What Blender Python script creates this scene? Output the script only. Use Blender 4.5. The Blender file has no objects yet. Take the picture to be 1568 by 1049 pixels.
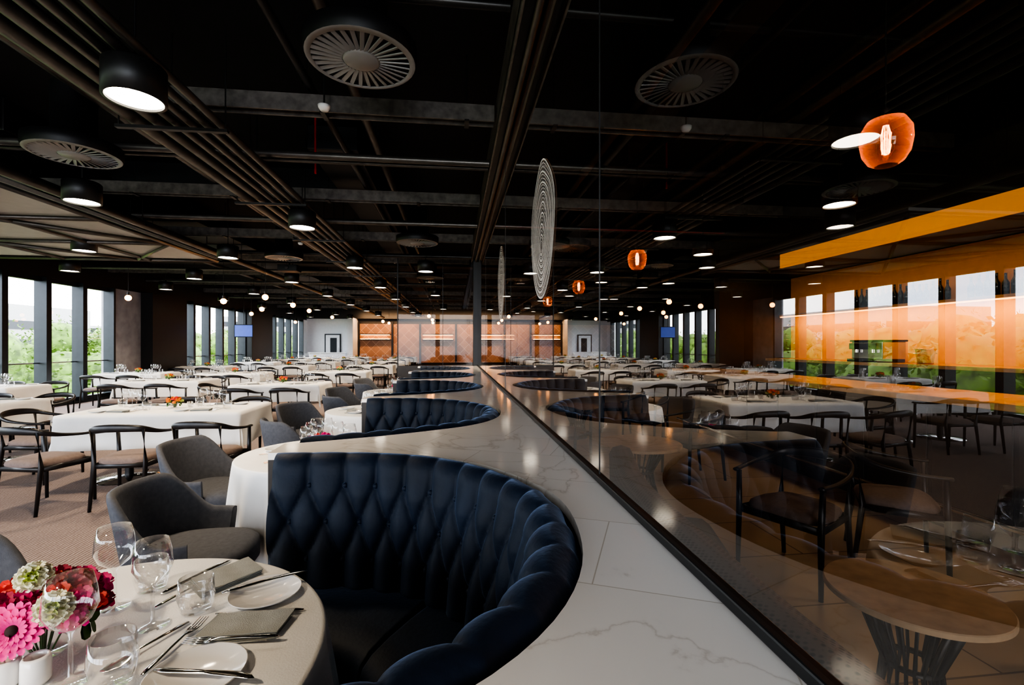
import bpy, math, random
from mathutils import Vector, Matrix
from mathutils.geometry import tessellate_polygon
random.seed(7)
pi=math.pi; sin=math.sin; cos=math.cos
# ------------------------------------------------------------------ materials
def newmat(name):
    m=bpy.data.materials.new(name); m.use_nodes=True
    return m, m.node_tree.nodes, m.node_tree.links
def M(name,col,rough=.5,metal=0,var=.12,scale=8,bump=0,bscale=40,spec=.5,emit=None,es=0,sheen=0,coat=0):
    m,N,L=newmat(name); p=N['Principled BSDF']
    tc=N.new('ShaderNodeTexCoord'); nz=N.new('ShaderNodeTexNoise'); nz.inputs['Scale'].default_value=scale; nz.inputs['Detail'].default_value=4
    L.new(tc.outputs['Object'],nz.inputs['Vector'])
    r=N.new('ShaderNodeValToRGB'); r.color_ramp.elements[0].position=.3; r.color_ramp.elements[1].position=.7
    r.color_ramp.elements[0].color=[c*(1-var) for c in col]+[1]; r.color_ramp.elements[1].color=[min(1,c*(1+var)) for c in col]+[1]
    L.new(nz.outputs['Fac'],r.inputs['Fac']); L.new(r.outputs['Color'],p.inputs['Base Color'])
    p.inputs['Roughness'].default_value=rough; p.inputs['Metallic'].default_value=metal
    p.inputs['Specular IOR Level'].default_value=spec
    if sheen: p.inputs['Sheen Weight'].default_value=sheen; p.inputs['Sheen Roughness'].default_value=.3; p.inputs['Sheen Tint'].default_value=(.32,.46,.72,1)
    if coat: p.inputs['Coat Weight'].default_value=coat
    if emit: p.inputs['Emission Color'].default_value=list(emit)+[1]; p.inputs['Emission Strength'].default_value=es
    if bump:
        n2=N.new('ShaderNodeTexNoise'); n2.inputs['Scale'].default_value=bscale; n2.inputs['Detail'].default_value=6
        L.new(tc.outputs['Object'],n2.inputs['Vector'])
        b=N.new('ShaderNodeBump'); b.inputs['Strength'].default_value=bump; b.inputs['Distance'].default_value=.01
        L.new(n2.outputs['Fac'],b.inputs['Height']); L.new(b.outputs['Normal'],p.inputs['Normal'])
    return m
def GL(name,tint,base,power,amp=1.0,rough=0.0):
    m,N,L=newmat(name); N.remove(N['Principled BSDF']); out=N['Material Output']
    t=N.new('ShaderNodeBsdfTransparent'); t.inputs[0].default_value=list(tint)+[1]
    g=N.new('ShaderNodeBsdfGlossy'); g.inputs['Roughness'].default_value=rough; g.inputs['Color'].default_value=(1,1,1,1)
    lw=N.new('ShaderNodeLayerWeight'); lw.inputs['Blend'].default_value=.5
    pw=N.new('ShaderNodeMath'); pw.operation='POWER'; pw.inputs[1].default_value=power
    ma=N.new('ShaderNodeMath'); ma.operation='MULTIPLY_ADD'; ma.inputs[1].default_value=amp-base; ma.inputs[2].default_value=base
    mx=N.new('ShaderNodeMixShader')
    L.new(lw.outputs['Facing'],pw.inputs[0]); L.new(pw.outputs[0],ma.inputs[0]); L.new(ma.outputs[0],mx.inputs[0])
    L.new(t.outputs[0],mx.inputs[1]); L.new(g.outputs[0],mx.inputs[2]); L.new(mx.outputs[0],out.inputs['Surface'])
    return m
def AMB():
    m=GL('amber_glass',(1.0,.46,.10),.04,2.5,.45); N=m.node_tree.nodes; L=m.node_tree.links; out=N['Material Output']
    src=out.inputs['Surface'].links[0].from_socket
    tr=N.new('ShaderNodeBsdfTranslucent'); tr.inputs[0].default_value=(1,.30,.02,1)
    em=N.new('ShaderNodeEmission'); em.inputs[0].default_value=(1,.24,.01,1); em.inputs[1].default_value=.30  # weak emission stands in for filament light scattered in the glass
    ad=N.new('ShaderNodeAddShader'); L.new(tr.outputs[0],ad.inputs[0]); L.new(em.outputs[0],ad.inputs[1])
    lw=N.new('ShaderNodeLayerWeight'); lw.inputs['Blend'].default_value=.5
    ma=N.new('ShaderNodeMath'); ma.operation='MULTIPLY_ADD'; ma.inputs[1].default_value=.26; ma.inputs[2].default_value=.015; L.new(lw.outputs['Facing'],ma.inputs[0])
    mx=N.new('ShaderNodeMixShader'); L.new(ma.outputs[0],mx.inputs[0]); L.new(src,mx.inputs[1]); L.new(ad.outputs[0],mx.inputs[2]); L.new(mx.outputs[0],out.inputs['Surface'])
    return m
def FROST(name,f,col):
    m,N,L=newmat(name); out=N['Material Output']; p=N['Principled BSDF']; p.inputs['Base Color'].default_value=list(col)+[1]; p.inputs['Roughness'].default_value=.3
    t=N.new('ShaderNodeBsdfTransparent'); mx=N.new('ShaderNodeMixShader'); mx.inputs[0].default_value=f
    L.new(t.outputs[0],mx.inputs[1]); L.new(p.outputs[0],mx.inputs[2]); L.new(mx.outputs[0],out.inputs['Surface']); return m
def EM(name,col,s):
    m,N,L=newmat(name); p=N['Principled BSDF']; p.inputs['Base Color'].default_value=(.8,.8,.8,1)
    p.inputs['Emission Color'].default_value=list(col)+[1]; p.inputs['Emission Strength'].default_value=s
    return m
def tile_mat(name,c1,c2,mortar,bw,bh,rough,msize=.004,offset=0.5,rot=(0,0,0),scale=1,bump=0):
    m,N,L=newmat(name); p=N['Principled BSDF']
    tc=N.new('ShaderNodeTexCoord'); mp=N.new('ShaderNodeMapping'); mp.inputs['Rotation'].default_value=rot
    br=N.new('ShaderNodeTexBrick'); br.offset=offset; br.inputs['Scale'].default_value=scale
    br.inputs['Brick Width'].default_value=bw; br.inputs['Row Height'].default_value=bh; br.inputs['Mortar Size'].default_value=msize
    br.inputs['Color1'].default_value=list(c1)+[1]; br.inputs['Color2'].default_value=list(c2)+[1]; br.inputs['Mortar'].default_value=list(mortar)+[1]
    L.new(tc.outputs['Object'],mp.inputs[0]); L.new(mp.outputs[0],br.inputs['Vector'])
    nz=N.new('ShaderNodeTexNoise'); nz.inputs['Scale'].default_value=3; nz.inputs['Detail'].default_value=8
    L.new(tc.outputs['Object'],nz.inputs['Vector'])
    mx=N.new('ShaderNodeMixRGB'); mx.blend_type='MULTIPLY'; mx.inputs[0].default_value=.35
    L.new(br.outputs['Color'],mx.inputs[1]); L.new(nz.outputs['Fac'],mx.inputs[2]); L.new(mx.outputs[0],p.inputs['Base Color'])
    p.inputs['Roughness'].default_value=rough
    return m
def marble_mat():
    m,N,L=newmat('marble_ledge'); p=N['Principled BSDF']
    tc=N.new('ShaderNodeTexCoord')
    mp=N.new('ShaderNodeMapping'); mp.inputs['Rotation'].default_value=(0,0,math.radians(24)); mp.inputs['Location'].default_value=(.12,.1,0)
    L.new(tc.outputs['Object'],mp.inputs[0])
    br=N.new('ShaderNodeTexBrick'); br.offset=.5; br.inputs['Scale'].default_value=1; br.inputs['Brick Width'].default_value=.62; br.inputs['Row Height'].default_value=.34; br.inputs['Mortar Size'].default_value=.0014
    br.inputs['Color1'].default_value=(1,1,1,1); br.inputs['Color2'].default_value=(.97,.96,.94,1); br.inputs['Mortar'].default_value=(.70,.66,.60,1)
    L.new(mp.outputs[0],br.inputs['Vector'])
    nz=N.new('ShaderNodeTexNoise'); nz.inputs['Scale'].default_value=1.1; nz.inputs['Detail'].default_value=8; nz.inputs['Distortion'].default_value=.9
    L.new(tc.outputs['Object'],nz.inputs['Vector'])
    r=N.new('ShaderNodeValToRGB'); e=r.color_ramp.elements
    W=(.95,.91,.85,1)
    e[0].position=.485; e[0].color=W; e[1].position=.515; e[1].color=W
    k=e.new(.5); k.color=(.77,.72,.65,1); k=e.new(.495); k.color=(.93,.89,.83,1); k=e.new(.505); k.color=(.93,.89,.83,1)
    L.new(nz.outputs['Fac'],r.inputs['Fac'])
    mx=N.new('ShaderNodeMixRGB'); mx.blend_type='MULTIPLY'; mx.inputs[0].default_value=1
    L.new(r.outputs['Color'],mx.inputs[1]); L.new(br.outputs['Color'],mx.inputs[2]); L.new(mx.outputs[0],p.inputs['Base Color'])
    p.inputs['Roughness'].default_value=.1
    return m
def carpet_mat():
    m,N,L=newmat('carpet_taupe'); p=N['Principled BSDF']
    tc=N.new('ShaderNodeTexCoord'); w=N.new('ShaderNodeTexWave'); w.inputs['Scale'].default_value=12; w.inputs['Distortion'].default_value=3; w.inputs['Detail'].default_value=3
    nz=N.new('ShaderNodeTexNoise'); nz.inputs['Scale'].default_value=60; nz.inputs['Detail'].default_value=6
    L.new(tc.outputs['Object'],w.inputs['Vector']); L.new(tc.outputs['Object'],nz.inputs['Vector'])
    ad=N.new('ShaderNodeMath'); ad.operation='MULTIPLY'; L.new(w.outputs['Fac'],ad.inputs[0]); L.new(nz.outputs['Fac'],ad.inputs[1])
    r=N.new('ShaderNodeValToRGB'); r.color_ramp.elements[0].position=.1; r.color_ramp.elements[0].color=(.15,.11,.097,1); r.color_ramp.elements[1].position=.55; r.color_ramp.elements[1].color=(.32,.255,.23,1)
    L.new(ad.outputs[0],r.inputs[0]); L.new(r.outputs[0],p.inputs['Base Color']); p.inputs['Roughness'].default_value=.95
    b=N.new('ShaderNodeBump'); b.inputs['Strength'].default_value=.5; b.inputs['Distance'].default_value=.01; L.new(ad.outputs[0],b.inputs['Height']); L.new(b.outputs[0],p.inputs['Normal'])
    return m
def woven_mat():
    m,N,L=newmat('woven_bench_fabric'); p=N['Principled BSDF']
    tc=N.new('ShaderNodeTexCoord'); mp=N.new('ShaderNodeMapping'); mp.inputs['Rotation'].default_value=(0,0,.78)
    ck=N.new('ShaderNodeTexVoronoi'); ck.inputs['Scale'].default_value=70; ck.inputs['Randomness'].default_value=.15
    L.new(tc.outputs['Object'],mp.inputs[0]); L.new(mp.outputs[0],ck.inputs['Vector'])
    r=N.new('ShaderNodeValToRGB'); r.color_ramp.elements[0].position=.25; r.color_ramp.elements[0].color=(.05,.035,.025,1); r.color_ramp.elements[1].position=.5; r.color_ramp.elements[1].color=(.20,.15,.11,1)
    L.new(ck.outputs['Distance'],r.inputs[0]); L.new(r.outputs[0],p.inputs['Base Color']); p.inputs['Roughness'].default_value=.7
    return m
CARPET=carpet_mat(); MARBLE=marble_mat(); WOVEN=woven_mat()
BLACK=M('black_paint',(.010,.010,.010),.45)
CEILB=M('ceiling_black',(.004,.004,.005),.9)
STEEL=M('dark_steel',(.035,.034,.033),.35,.6)
GALV=M('galvanised_steel',(.17,.155,.14),.42,.6,.35,12)
PIPE=M('conduit_pipe',(.12,.11,.10),.36,.7,.2)
RED=M('red_pipe',(.4,.01,.01),.4)
DUCT=M('dark_duct',(.012,.012,.013),.5,.3)
LINEN=M('white_linen',(.86,.85,.82),.85,0,.03,6,.15,250)
NAPKIN=M('grey_napkin',(.38,.39,.365),.9,0,.06,30,.3,400)
NAVY=M('navy_velvet',(.0050,.0115,.025),.62,0,.35,5,.15,60,.3,sheen=.6)
GREYF=M('charcoal_fabric',(.095,.10,.115),.9,0,.12,40,.3,300,.3)
WOODD=M('black_wood',(.012,.010,.010),.38,0,.3,20)
TAUPE=M('taupe_seat_fabric',(.19,.14,.12),.8,0,.1,40,.2,200)
PORC=M('white_porcelain',(.82,.81,.79),.12,0,.02)
PORC2=M('diffuser_grey_paint',(.22,.215,.21),.4,0,.05)
CUTL=M('polished_cutlery',(.62,.60,.57),.13,1,.03)
GLASSW=GL('clear_glassware',(.97,.97,.97),.05,2.2,.9)
GLASSP=GL('partition_glass',(.74,.67,.60),.10,2.8,.95)
GLASSS=GL('screen_glass',(.72,.70,.68),.015,4,.25)
GLASSN=GL('window_glass',(.97,.98,.98),.03,4,.5)
AMBER=AMB()
FIL=EM('filament_glow',(1,.42,.10),18)
LAMP=EM('lamp_disc',(1,.88,.70),12)
BULB=EM('bare_bulb_glow',(1,.36,.06),16)
PINK=M('pink_petal',(.80,.03,.26),.6,0,.25,30)
RASP=M('raspberry_petal',(.42,.01,.08),.6,0,.3,30)
CORAL=M('coral_petal',(.75,.08,.06),.6,0,.25,30)
ORANGEF=M('orange_petal',(.8,.25,.02),.6,0,.25,30)
LIME=M('lime_petal',(.45,.52,.14),.6,0,.2,30)
CREAM=M('cream_petal',(.80,.78,.60),.6,0,.15,30)
LEAF=M('leaf_green',(.05,.12,.02),.6,0,.3,20)
DARKC=M('flower_centre',(.03,.012,.01),.8)
CHROME=M('chrome_base',(.5,.5,.5),.12,1,.05)
CONC=M('grey_concrete',(.34,.335,.36),.8,0,.15,4,.2,20)
WHITEW=M('white_wall_paint',(.80,.80,.82),.7,0,.03)
ORANGE=M('amber_wall_paint',(.74,.34,.035),.55,0,.06)
ORANGEB=M('amber_emissive_panel',(.7,.27,.02),.5,0,.06,emit=(1,.40,.03),es=.28)  # amber glow put into the material by weak emission, no lamp behind it
BROWN=M('dark_brown_panel',(.022,.016,.011),.45,0,.2)
OAK=M('oak_top',(.58,.42,.26),.5,0,.16,14)
OAKB=M('bar_timber_top',(.46,.27,.11),.3,0,.2,10,coat=.3)
FRAME=M('anthracite_frame',(.018,.022,.026),.4,.3)
RAFT=M('acoustic_raft_panel',(.46,.44,.42),.8,0,.05)
FOL=M('tree_foliage',(.095,.17,.02),.7,0,.6,3)
BARK=M('tree_bark',(.08,.05,.03),.9)
GRASS=M('grass_ground',(.08,.12,.04),.95,0,.3,.2)
BLDG=M('distant_facade',(.35,.34,.33),.8,0,.1)
BOTT=M('dark_bottle_glass',(.01,.02,.012),.08,0,.3)
WARM=EM('warm_led_strip',(1,.50,.16),12)
WARMD=EM('shelf_led_strip',(1,.45,.1),3)
ETCH=M('etched_ring_frost',(.70,.66,.60),.4,0,.1)
FROSTM=FROST('etched_frost_film',.13,(.8,.76,.7))
COPPER=M('copper_bucket',(.75,.45,.22),.25,1,.1)
FLOORT=tile_mat('limestone_floor_tile',(.56,.42,.27),(.49,.35,.22),(.16,.11,.08),1.2,.6,.28,.006)
COPT=tile_mat('copper_tile_wall',(.58,.30,.14),(.38,.18,.085),(.74,.46,.28),.42,.42,.35,.012,offset=0,rot=(pi/2,0,pi/4))
SCREEN=M('blue_screen',(.05,.08,.3),.3,0,.1,emit=(.12,.18,.6),es=.6)
# ------------------------------------------------------------------ mesh builder
class B:
    def __init__(s): s.v=[]; s.f=[]; s.m=[]; s.s=[]; s.mats=[]
    def mi(s,m):
        if m not in s.mats: s.mats.append(m)
        return s.mats.index(m)
    def add(s,vs,fs,mat,smooth=False,mx=None):
        o=len(s.v); k=s.mi(mat)
        for v in vs:
            v=Vector(v); s.v.append(mx@v if mx else v)
        for f in fs: s.f.append([i+o for i in f]); s.m.append(k); s.s.append(smooth)
    def box(s,x0,x1,y0,y1,z0,z1,mat,mx=None):
        vs=[(x,y,z) for z in (z0,z1) for y in (y0,y1) for x in (x0,x1)]
        s.add(vs,[(0,2,3,1),(4,5,7,6),(0,1,5,4),(2,6,7,3),(0,4,6,2),(1,3,7,5)],mat,False,mx)
    def cyl(s,p0,p1,r0,r1,mat,n=16,cap=True,mx=None):
        p0=Vector(p0);p1=Vector(p1);d=(p1-p0).normalized()
        a=d.orthogonal().normalized(); b=d.cross(a)
        vs=[];
        for p,r in((p0,r0),(p1,r1)):
            for i in range(n):
                t=2*pi*i/n; vs.append(p+a*(r*cos(t))+b*(r*sin(t)))
        s.add(vs,[(i,(i+1)%n,n+(i+1)%n,n+i) for i in range(n)],mat,True,mx)
        if cap:
            s.add(vs[:n],[tuple(reversed(range(n)))],mat,False,mx); s.add(vs[n:],[tuple(range(n))],mat,False,mx)
    def lathe(s,prof,mat,c=(0,0,0),n=28,mx=None):
        vs=[];m=len(prof)
        for r,z in prof:
            for i in range(n):
                t=2*pi*i/n; vs.append((c[0]+r*cos(t),c[1]+r*sin(t),c[2]+z))
        s.add(vs,[(j*n+i,j*n+(i+1)%n,(j+1)*n+(i+1)%n,(j+1)*n+i) for j in range(m-1) for i in range(n)],mat,True,mx)
    def sphere(s,c,r,mat,n=10,sc=(1,1,1),mx=None):
        prof=[(max(r*sin(pi*j/n),1e-5),-r*cos(pi*j/n)*sc[2]) for j in range(n+1)]
        s.lathe(prof,mat,c,n+4,mx)
    def sweep(s,pts,rad,mat,n=10,mx=None,up=(0,0,1),cap=True):
        pts=[Vector(p) for p in pts]; up=Vector(up); vs=[];m=len(pts)
        for i,p in enumerate(pts):
            t=(pts[min(i+1,m-1)]-pts[max(i-1,0)]).normalized()
            a=t.cross(up)
            if a.length<1e-3: a=t.orthogonal()
            a.normalize(); b=a.cross(t).normalized()
            r=rad[i] if isinstance(rad,list) else rad
            if not isinstance(r,tuple): r=(r,r)
            for k in range(n):
                q=2*pi*k/n; vs.append(p+a*(r[0]*cos(q))+b*(r[1]*sin(q)))
        fs=[(j*n+i,j*n+(i+1)%n,(j+1)*n+(i+1)%n,(j+1)*n+i) for j in range(m-1) for i in range(n)]
        if cap: fs+= [tuple(reversed(range(n))),tuple(range((m-1)*n,m*n))]
        s.add(vs,fs,mat,True,mx)
    def grid(s,fn,nu,nv,mat,cu=False,mx=None,smooth=True):
        vs=[fn(i,j) for j in range(nv) for i in range(nu)]
        fs=[(j*nu+i,j*nu+(i+1)%nu,(j+1)*nu+(i+1)%nu,(j+1)*nu+i) for j in range(nv-1) for i in range(nu if cu else nu-1)]
        s.add(vs,fs,mat,smooth,mx)
    def obj(s,name,loc=(0,0,0),rz=0,bevel=0,sc=None):
        me=bpy.data.meshes.new(name); me.from_pydata([tuple(v) for v in s.v],[],s.f)
        for m in s.mats: me.materials.append(m)
        me.polygons.foreach_set('material_index',s.m); me.polygons.foreach_set('use_smooth',s.s); me.update()
        o=bpy.data.objects.new(name,me); bpy.context.collection.objects.link(o); o.location=loc; o.rotation_euler=(0,0,rz)
        if sc: o.scale=sc
        if bevel:
            b=o.modifiers.new('bevel','BEVEL'); b.width=bevel; b.segments=2; b.limit_method='ANGLE'; b.angle_limit=math.radians(50)
        return o
def dup(o,loc,rz=0,sc=None,name=None):
    n=bpy.data.objects.new(name or o.name.split('.')[0],o.data); bpy.context.collection.objects.link(n); n.location=loc; n.rotation_euler=(0,0,rz)
    if sc: n.scale=sc
    return n
def catmull(P,k=12):
    P=[Vector(p) for p in P]; P=[2*P[0]-P[1]]+P+[2*P[-1]-P[-2]]; out=[]
    for i in range(1,len(P)-2):
        for j in range(k):
            t=j/k; a,b,c,d=P[i-1:i+3]
            out.append(.5*((2*b)+(c-a)*t+(2*a-5*b+4*c-d)*t*t+(3*b-a-3*c+d)*t**3))
    out.append(P[-2]); return out
def resample(P,ds):
    L=[0]
    for a,b in zip(P,P[1:]): L.append(L[-1]+(b-a).length)
    n=int(L[-1]/ds); out=[];j=0
    for i in range(n+1):
        t=L[-1]*i/n
        while j<len(L)-2 and L[j+1]<t: j+=1
        f=(t-L[j])/max(1e-9,L[j+1]-L[j]); out.append(P[j].lerp(P[j+1],f))
    return out,L[-1]
# ------------------------------------------------------------------ constants
GX=.49; PER=2.04; LZ=.985
XW=-9.3; YF=31.0; CZ=4.0
# ------------------------------------------------------------------ shell
b=B(); b.box(XW-.3,.45,-6,YF,-.2,0,CARPET); b.obj('floor')
b=B(); b.box(.45,11,-6,YF,-.2,0,FLOORT); b.obj('floor_bar_side')
b=B(); b.box(XW-.3,11,-6.2,YF+.2,CZ,CZ+.2,CEILB); b.obj('ceiling')
b=B()
b.box(XW-.3,XW,-6,YF,3.0,CZ,BLACK)
b.box(XW-.3,XW,-6,YF,0,.06,FRAME)
def pil(y0,y1,mat,x1=XW+.02): b.box(XW-.3,x1,y0,y1,0.0,3.0,mat)
pil(14.1,15.2,CONC); pil(15.2,17.0,BLACK,XW+.35); pil(22.2,24.6,BLACK,XW+.3); pil(30.2,YF,WHITEW); pil(4.6,5.6,BLACK,XW+.3)
b.obj('wall_left')
def window(idx,y0,y1,n):
    b=B(); w=.07
    b.box(XW-.16,XW-.04,y0,y1,.06,.16,FRAME); b.box(XW-.16,XW-.04,y0,y1,2.9,3.0,FRAME)
    for i in range(n+1):
        y=y0+(y1-y0)*i/n; b.box(XW-.2,XW+.06,max(y0,y-w),min(y1,y+w),.06,3.0,FRAME)
    b.box(XW-.12,XW-.08,y0,y1,1.02,1.05,CHROME)
    b.add([(XW-.1,y0,.1),(XW-.1,y1,.1),(XW-.1,y1,2.95),(XW-.1,y0,2.95)],[(0,1,2,3)],GLASSN)
    b.obj('window_%d'%idx)
window(1,-6,4.6,8); window(2,5.6,14.1,8); window(3,17.0,22.2,5); window(4,24.6,30.2,5)
b=B(); b.box(XW-.3,-6.4,YF,YF+.2,0,CZ,WHITEW); b.box(-6.4,11,YF,YF+.2,0,CZ,BROWN)
b.box(-6.4,11,YF-.04,YF,.3,2.8,COPT); b.obj('wall_far')
b=B(); b.box(-6.45,-6.15,YF-1.6,YF-.05,0,3.1,WHITEW); b.box(XW,11,YF-.6,YF-.05,3.1,CZ,BLACK); b.obj('trim_1')
b=B(); b.box(-8.2,-7.2,YF-.06,YF-.002,0,2.15,FRAME); b.box(-8.12,-7.28,YF-.09,YF-.05,0.01,2.08,WHITEW); b.box(-7.85,-7.45,YF-.1,YF-.085,.9,1.9,FRAME); b.cyl((-7.36,YF-.13,1.0),(-7.36,YF-.13,1.3),.012,.012,CHROME); b.obj('door_1')
b=B()
for x0,x1 in((-6.0,-4.1),(-2.1,-.1),(1.9,3.9)):
    b.box(x0,x1,YF-.32,YF-.045,1.75,1.81,WOODD); b.box(x0+.05,x1-.05,YF-.3,YF-.25,1.815,1.84,WARM); b.box(x0,x1,YF-.32,YF-.045,2.1,2.16,WOODD); b.box(x0+.05,x1-.05,YF-.3,YF-.25,2.08,2.1,WARM)
for x in (-6.1,-4.0,-2.25,.05,1.75,4.05): b.box(x-.06,x+.06,YF-.2,YF-.045,0,2.9,WOODD)
b.obj('wall_shelf_lit')
b=B(); b.box(-8.8,-6.7,YF-1.2,YF-.8,0,.95,WHITEW); b.box(-8.85,-6.65,YF-1.25,YF-.75,.95,1.0,PORC); b.obj('service_counter',bevel=.01)
b=B(); b.box(-.35,.35,-.02,.02,-.25,.25,FRAME); b.box(-.32,.32,-.03,-.02,-.22,.22,SCREEN); b.cyl((0,0,.25),(0,0,1.99),.012,.012,BLACK); o=b.obj('wall_screen',(-8.2,19.5,2.0))
b=B(); b.box(XW-.3,11,-6.2,-6,0,.3,BLACK); b.box(XW-.3,11,-6.2,-6,3.2,CZ,BLACK); b.box(2,11,-6.2,-6,.3,3.2,BROWN)  # window opening added behind the camera to let in foreground fill light
for x in (-9.4,-6.6,-3.8,-1,1.8): b.box(x-.12,x+.12,-6.2,-6,.3,3.2,FRAME)
b.obj('wall_back')
b=B(); b.box(10.8,11,-6,YF,0,CZ,BROWN); b.obj('wall_right')
# ------------------------------------------------------------------ booth
OUT=[(-.74,.30,0),(-.40,.42,0),(-.13,.555,0),(.07,.68,0),(.215,.86,0),(.297,1.10,0),(.305,1.43,0),(.155,1.755,0),(-.05,1.96,0),(-.27,2.065,0),(-.50,2.11,0),(-.74,2.13,0)]
path,PL=resample(catmull(OUT,20),.009)
for _ in range(60): path=[path[0]]+[(path[i-1]+2*path[i]+path[i+1])/4 for i in range(1,len(path)-1)]+[path[-1]]
def inward(p):
    S=Vector((min(p.x,-.42),1.22,0)); return (S-p).normalized()
DIRS=[inward(p) for p in path]
def booth_builder():
    b=B(); n=len(path); p_=.150; t0=.13; q=.28
    prof=[]
    FL=.46
    for k in range(46):
        t=FL*k/45; prof.append((.175-.06*t/FL,.47+t,t,1.0-.45*max(0,(t-.38)/.08)))
    for k in range(1,17):
        a=pi*k/16; prof.append((.0575+.0575*cos(a),.93+.07*sin(a),FL+.1,.55*(1-k/16)**.5))
    prof.append((0.0,.5,FL+.1,0)); prof.append((0.0,0.0,FL+.1,0))
    np_=len(prof); npd=round(PL/p_); p_=PL/npd
    def fn(i,j):
        d,z,t,w=prof[j]; s=PL*i/(n-1)
        tau=(min(max(t,t0),t0+q)-t0)/q
        a=s/p_+tau; c=s/p_-tau
        h=(abs(sin(pi*a))*abs(sin(pi*c)))**.40
        fade=min(1,t/.04+.3)
        ga=abs(a-round(a)); gc=abs(c-round(c)); h-=.25*math.exp(-((ga*ga+gc*gc)/.018))
        off=d+h*.036*w*fade
        zz=z+(h-.6)*.012*w if t>FL else z
        v=path[i]+DIRS[i]*off
        return (v.x,v.y,zz)
    b.grid(fn,n,np_,NAVY)
    for i in (0,n-1):
        ring=[fn(i,j) for j in range(np_)]+[tuple((path[i]+DIRS[i]*.175)[:2])+(0.0,)]
        b.add(ring,[tuple(range(len(ring)))],NAVY)
    for r in range(3):
        tau=r*.5; t=t0+q*tau; d=.175-.06*t/FL
        for k in range(npd+1):
            s=(k+(.5 if r==1 else 0))*p_
            if s>PL-.03 or s<.03: continue
            i=int(s/PL*(n-1)); v=path[i]+DIRS[i]*(d+.001)
            b.sphere((v.x,v.y,.47+t),.0115,NAVY,8)
    sp=[(.12,.44),(.15,.485),(.19,.498),(.30,.505),(.42,.505),(.50,.498),(.54,.48),(.555,.45),(.55,.40),(.545,.36),(.53,.355),(.53,.08)]
    seams=4
    def sf(i,j):
        d,z=sp[j]; s=i/(n-1)*seams; g=abs(s-round(s))*PL/seams
        k=1-math.exp(-(g/.012)**2)*1.0 if 0.02<i/(n-1)<.98 else 1
        v=path[i]+DIRS[i]*d
        return (v.x,v.y,z-(.018*(1-k) if j>1 and j<9 else 0))
    b.grid(sf,n,len(sp),NAVY)
    for i in (0,n-1):
        ring=[sf(i,j) for j in range(len(sp))]+[tuple((path[i]+DIRS[i]*.12)[:2])+(.08,)]
        b.add(ring,[tuple(range(len(ring)))],NAVY)
    return b
bo=booth_builder().obj('tufted_booth_sofa')
for k in range(1,5): dup(bo,(0,PER*k,0))
YEND=10.55
poly=[(GX+.02,-1.6),(GX+.02,YEND),(-.80,YEND)]
for k in reversed(range(5)):
    pts=[(p-DIRS[i]*.004) for i,p in enumerate(path)][::-6]
    poly+= [(-.80,2.135+PER*k)]+[(p.x,p.y+PER*k) for p in pts]+[(-.80,.295+PER*k)]
poly+=[(-.80,-1.6)]
def extr(b,poly,z0,z1,mat):
    tris=tessellate_polygon([[Vector((x,y,0)) for x,y in poly]])
    F=[]
    for t in tris:
        a,c,d=[Vector(poly[i]) for i in t]
        cr=(c-a).x*(d-a).y-(c-a).y*(d-a).x
        F.append(tuple(t) if cr>0 else tuple(reversed(t)))
    b.add([(x,y,z1) for x,y in poly],F,mat); n=len(poly)
    V=[(x,y,z1) for x,y in poly]+[(x,y,z0) for x,y in poly]
    b.add(V,[(i,(i+1)%n,n+(i+1)%n,n+i) for i in range(n)],mat)
b=B(); extr(b,poly,LZ-.03,LZ,MARBLE); extr(b,poly,0,LZ-.03,BROWN); b.obj('marble_ledge')
b=B(); b.add([(GX,-2,LZ),(GX,10.5,LZ),(GX,10.5,3.36),(GX,-2,3.36)],[(0,3,2,1)],GLASSP)
for y in (1.56,4.6,7.6): b.box(GX-.002,GX+.002,y-.002,y+.002,LZ+.02,3.36,BLACK)
b.obj('glass_partition')
b=B(); b.box(GX-.014,GX+.014,-1.6,10.5,LZ,LZ+.024,BLACK); b.obj('trim_2',bevel=.004)
b=B(); b.box(.36,.60,-3,10.6,3.34,3.37,STEEL); b.box(.36,.375,-3,10.6,3.30,3.60,GALV); b.box(.585,.60,-3,10.6,3.30,3.60,STEEL); b.box(.41,.55,-3,10.6,3.37,3.72,DUCT)
b.cyl((.46,-3,3.31),(.46,10.6,3.31),.022,.022,PIPE); b.cyl((.545,-3,3.325),(.545,10.6,3.325),.012,.012,PIPE)
for y in range(-2,11,2): b.box(.45,.51,y-.03,y+.03,3.7,CZ-.001,STEEL)
b.obj('ceiling_channel',bevel=.003)
b=B(); b.box(.40,.58,10.5,10.68,0,CZ,BLACK); b.obj('trim_3',bevel=.006)
b=B(); b.add([(-1.25,10.62,.99),(.4,10.62,.99),(.4,10.62,3.4),(-1.25,10.62,3.4)],[(0,1,2,3)],GLASSS)
b.box(-1.27,-1.25,10.60,10.64,0,3.42,BLACK); b.box(-1.27,.4,10.60,10.64,3.4,3.43,BLACK); b.box(-1.27,.4,10.58,10.66,0,.99,BROWN); b.box(-.28,-.27,10.61,10.63,.99,3.4,BLACK); b.obj('glass_screen')
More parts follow.
